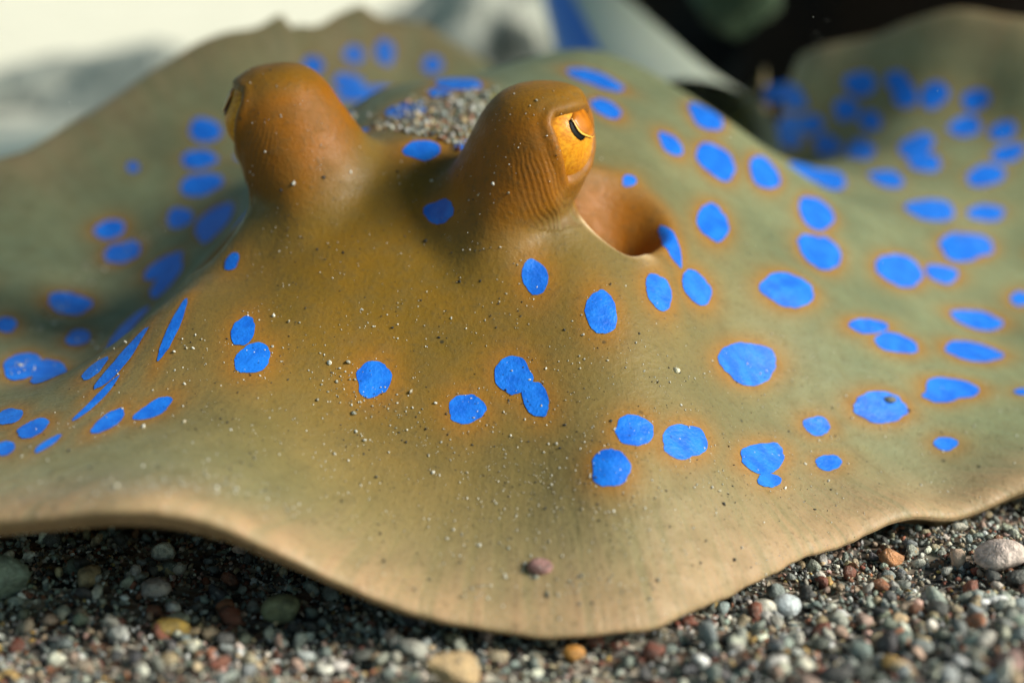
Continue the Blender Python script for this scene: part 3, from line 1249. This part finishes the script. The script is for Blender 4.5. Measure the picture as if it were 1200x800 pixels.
PATCH = [(440, 148), (462, 138), (480, 122), (520, 114), (565, 108), (588, 116), (576, 140), (560, 168), (535, 172), (505, 162),
         (478, 158)]
pts = []
while len(pts) < 900:
    x, y = rng.uniform(430, 592), rng.uniform(104, 178)
    sdv = in_poly(x, y, PATCH)
    if sdv < 0 or rng.uniform() < math.exp(-sdv / 4) * .18:
        pts.append((x, y, float(np.clip(np.exp(rng.normal(math.log(.00034), .4)), .00014, .0009))))
skin_grains(pts, np.clip(pick_cols(len(pts), rng) * 1.15, .02, .85), "sand_heap",
            "small heap of grey and white sand grains lying between the stingray's eyes", .45, .201)

pts, cols = [], []
zones = [((230, 330, 800, 620), 520), ((560, 420, 1000, 720), 420), ((900, 330, 1200, 600), 220), ((280, 180, 620, 420), 190),
         ((20, 400, 330, 600), 260), ((380, 500, 760, 720), 320), ((560, 90, 700, 230), 40), ((270, 80, 400, 220), 40),
         ((700, 60, 1000, 330), 90)]
for (x0, y0, x1, y1), cnt in zones:
    k = 0
    while k < cnt * 1.9:
        cx, cy = rng.uniform(x0, x1), rng.uniform(y0, y1)
        for _ in range(int(rng.integers(1, 7))):
            x, y = cx + rng.normal(0, 14), cy + rng.normal(0, 9)
            r = float(np.clip(np.exp(rng.normal(math.log(.000085), .48)), .00004, .00036))
            if rng.uniform() < .02:
                r *= 1.8
            pts.append((x, y, r))
            w_ = rng.uniform()
            cols.append((.85, .83, .76) if w_ < .55 else ((.62, .55, .42) if w_ < .72 else (.02, .025, .03)))
            k += 1
# drifts of pale sediment on the wings
for line, cnt, wd in (([(30, 395), (70, 362), (105, 318), (150, 290), (205, 262)], 190, 9), ([(1075, 185), (1095, 215), (1110, 250), (1140, 285)], 110, 12),
                      ([(20, 430), (45, 425)], 60, 9), ([(90, 395), (130, 400)], 40, 12), ([(480, 495), (420, 470), (380, 430)], 90, 16),
                      ([(120, 575), (200, 565), (330, 575)], 120, 10), ([(560, 620), (640, 690), (760, 690)], 60, 14)):
    L_ = np.array(line, float)
    for _ in range(cnt):
        f_ = rng.uniform(0, len(L_) - 1.001)
        p_ = L_[int(f_)] * (1 - f_ % 1) + L_[int(f_) + 1] * (f_ % 1)
        pts.append((p_[0] + rng.normal(0, wd), p_[1] + rng.normal(0, wd * .6), float(np.clip(np.exp(rng.normal(math.log(.00014), .5)), .00006, .0005))))
        cols.append(((.80, .78, .70), (.55, .52, .42), (.35, .36, .30))[int(rng.integers(3))])
skin_grains(pts, np.array(cols), "sand_dusting",
            "scattered white and black sand specks dusted over the stingray's back", .3)

# ------------------------------------------------------------------ stones and shells that stand out
def lone_stone(name, px, py, r, col, label, cat, squash=(1, .75, .55), seed=1, sub=3, facets=6, rot=(0, 0, 0), z=None, on_skin=False):
    r_ = np.random.default_rng(seed)
    v, f = ico(sub)
    s = np.ones(len(v))
    for _k in range(facets):
        d = r_.normal(size=3)
        d /= np.linalg.norm(d)
        pr = v @ d
        s = np.minimum(s, np.where(pr > 0.12, r_.uniform(.45 if facets > 9 else .6, .8 if facets > 9 else .9) / np.maximum(pr, .12), 9))
    v = v * s[:, None] * np.array(squash)
    me = np_mesh(name, v * r, f, facets < 9)
    if on_skin:
        loc, nor, _, _ = hit(px, py)
        p = np.array(loc) + np.array(nor) * r * squash[2] * .15
    else:
        p = pixz(px, py, 0.0)
        p[2] = float(seabed_z(p[0], p[1])) + r * squash[2] * .75 + .0006
        q_ = pixz(px, py, p[2])
        p[:2] = q_[:2]
    ob = link(name, me, PEBBLE, label=label, cat=cat)
    ob.location = p
    ob.rotation_euler = [math.radians(a) for a in rot]
    ob.color = (*col, 1)
    return ob


lone_stone("pebble", 201, 735, .0021, (.62, .40, .09), "smooth oval yellow pebble on the gravel below the raised disc edge", "pebble",
           (1, .62, .5), 3, 3, 3, (0, 10, 15))
lone_stone("pebble", 180, 688, .0022, (.62, .50, .46), "pitted pale pink and grey pebble at the edge of the dark shade", "pebble",
           (1, .7, .55), 4, 3, 8, (0, 0, -15))
lone_stone("pebble", 330, 713, .0024, (.30, .30, .17), "rounded olive pebble half in the shade under the disc edge", "pebble",
           (1, .8, .7), 5, 3, 3, (0, 0, 20))
lone_stone("stone_chip", 530, 788, .0031, (.62, .42, .22), "angular tan stone chip with flat sides on the gravel", "stone",
           (1, .6, .8), 9, 3, 14, (0, 0, 10))
lone_stone("pebble", 1172, 650, .0033, (.80, .64, .58), "large pale pink pebble, biggest on the gravel mound", "pebble",
           (1, .8, .55), 6, 3, 4, (0, -5, 10))
lone_stone("pebble", 895, 713, .0016, (.85, .80, .68), "cream pebble beside a bluish white one near the disc edge", "pebble",
           (1, .8, .7), 7, 3, 4)
lone_stone("pebble", 922, 709, .0017, (.72, .78, .82), "bluish white pebble beside a cream one near the disc edge", "pebble",
           (1, .85, .8), 8, 3, 4)
lone_stone("pebble", 672, 766, .0013, (.72, .32, .06), "small orange pebble just in front of the stingray's front edge", "pebble",
           (1, .85, .8), 10, 3, 3)
lone_stone("pebble", 4, 675, .0034, (.30, .36, .30), "pale green grey angular pebble under the raised disc edge", "pebble",
           (1, .8, .8), 12, 3, 9, (0, 20, 0))
lone_stone("pebble", 1045, 652, .0016, (.62, .28, .12), "rusty orange pebble lying against the stingray's right margin", "pebble",
           (1, .85, .8), 13, 3, 5)
lone_stone("shell_bit", 633, 665, .00145, (.34, .17, .16), "tiny purple brown shell lying on the stingray's front edge", "shell",
           (1, .85, .7), 14, 3, 3, on_skin=True)
lone_stone("sand_grain", 792, 434, .00055, (.85, .80, .62), "single bright cream grain on the skin left of the largest blue spot", "sand grain",
           (1, .85, .8), 15, 2, 5, on_skin=True)
lone_stone("stone_flake", 1041, 468, .00125, (.20, .19, .14), "dark grey flake resting on a blue spot", "stone",
           (1, .75, .4), 16, 2, 8, on_skin=True)
lone_stone("stone_flake", 415, 138, .0009, (.80, .74, .62), "white flake resting on the ridge beside the raised eye", "stone",
           (.6, .5, 1), 17, 2, 8, on_skin=True)

# ------------------------------------------------------------------ rocks behind
from mathutils import noise as mnoise


def rock(name, ctr, size, mat, label, cat, seed, amp=.28, freq=1.6, sub=5):
    v, f = ico(sub)
    out = []
    for p in v:
        q_ = Vector(p) * freq + Vector((seed * 7.1, seed * 3.3, seed))
        d = 1 + amp * (mnoise.fractal(q_, .9, 2.1, 5) + .4 * mnoise.noise(q_ * .6))
        out.append(np.array(p) * d * np.array(size))
    me = np_mesh(name, np.array(out), f)
    ob = link(name, me, mat, label=label, cat=cat)
    ob.location = ctr
    return ob


PALE_ROCK = rock_material("pale_coral_rock", (.46, .46, .40), (.30, .32, .29), (.06, .07, .065), 16)
DARK_ROCK = rock_material("dark_rock", (.014, .010, .008), (.022, .014, .010), (.006, .006, .007), 9)
GREEN_ROCK = rock_material("green_rock", (.10, .16, .10), (.2, .25, .18), (.05, .08, .05), 20)
rock("coral_rock", (-.24, .86, -.080), (.20, .12, .098), PALE_ROCK, "low grey mottled coral rock behind the stingray's left wing", "rock", 1)
rock("coral_rock", (-.02, 1.02, -.03), (.09, .08, .105), PALE_ROCK, "pale rounded coral rock behind the stingray's tail", "rock", 2)
dark = rock("dark_rock", (.37, .61, .08), (.33, .13, .24), DARK_ROCK, "big dark rock behind the stingray's right wing, with an added unseen ledge shading its back", "rock", 3)
# added ledge, out of view, shaped to shade the ray's left wing and back
v, f = ico(5)
out = []
for p in v:
    q_ = Vector(p) * 1.5 + Vector((31.1, 9.3, 5.0))
    d = 1 + .16 * mnoise.fractal(q_, .9, 2.1, 5)
    b_ = np.sign(p) * np.abs(p) ** .5
    b_ = b_ / max(1.0, np.abs(b_).max())
    a_ = b_ * d * np.array([.42, .13, .075])
    cr, sr = math.cos(math.radians(60)), math.sin(math.radians(60))
    out.append(np.array([a_[0] * cr - a_[1] * sr, a_[0] * sr + a_[1] * cr, a_[2]]) + np.array([.172, .371, .275]) - np.array(dark.location))
off_ = len(dark.data.vertices)
ov = np.array([x.co[:] for x in dark.data.vertices])
of = np.array([list(x.vertices) for x in dark.data.polygons])
dme = np_mesh("dark_rock", np.concatenate([ov, np.array(out)]), np.concatenate([of, f + off_]))
dme.materials.append(DARK_ROCK)
dark.data = dme
rock("green_rock", (.072, .47, .068), (.013, .015, .016), GREEN_ROCK, "small green algae covered lump against the big dark rock", "rock", 4)

# specks drifting in the water
pp = []
for _ in range(150):
    px, py, d = rng.uniform(-100, 1300), rng.uniform(-60, 420), rng.uniform(.12, .24)
    p = pix(px, py, d)
    if p[2] > base_h(np.array(p[0]), np.array(p[1])) + .004 or not under_ray(p[0], p[1], 0):
        if p[2] > .004:
            pp.append(p)
pp = np.array(pp)
link("drifting_specks", grain_mesh("drifting_specks", pp, rng.uniform(.00003, .00010, len(pp)),
                                   np.tile([.85, .85, .78], (len(pp), 1)), 1, rng), GRAIN,
     label="tiny pale specks drifting in the water around the stingray", cat="specks", kind="stuff")
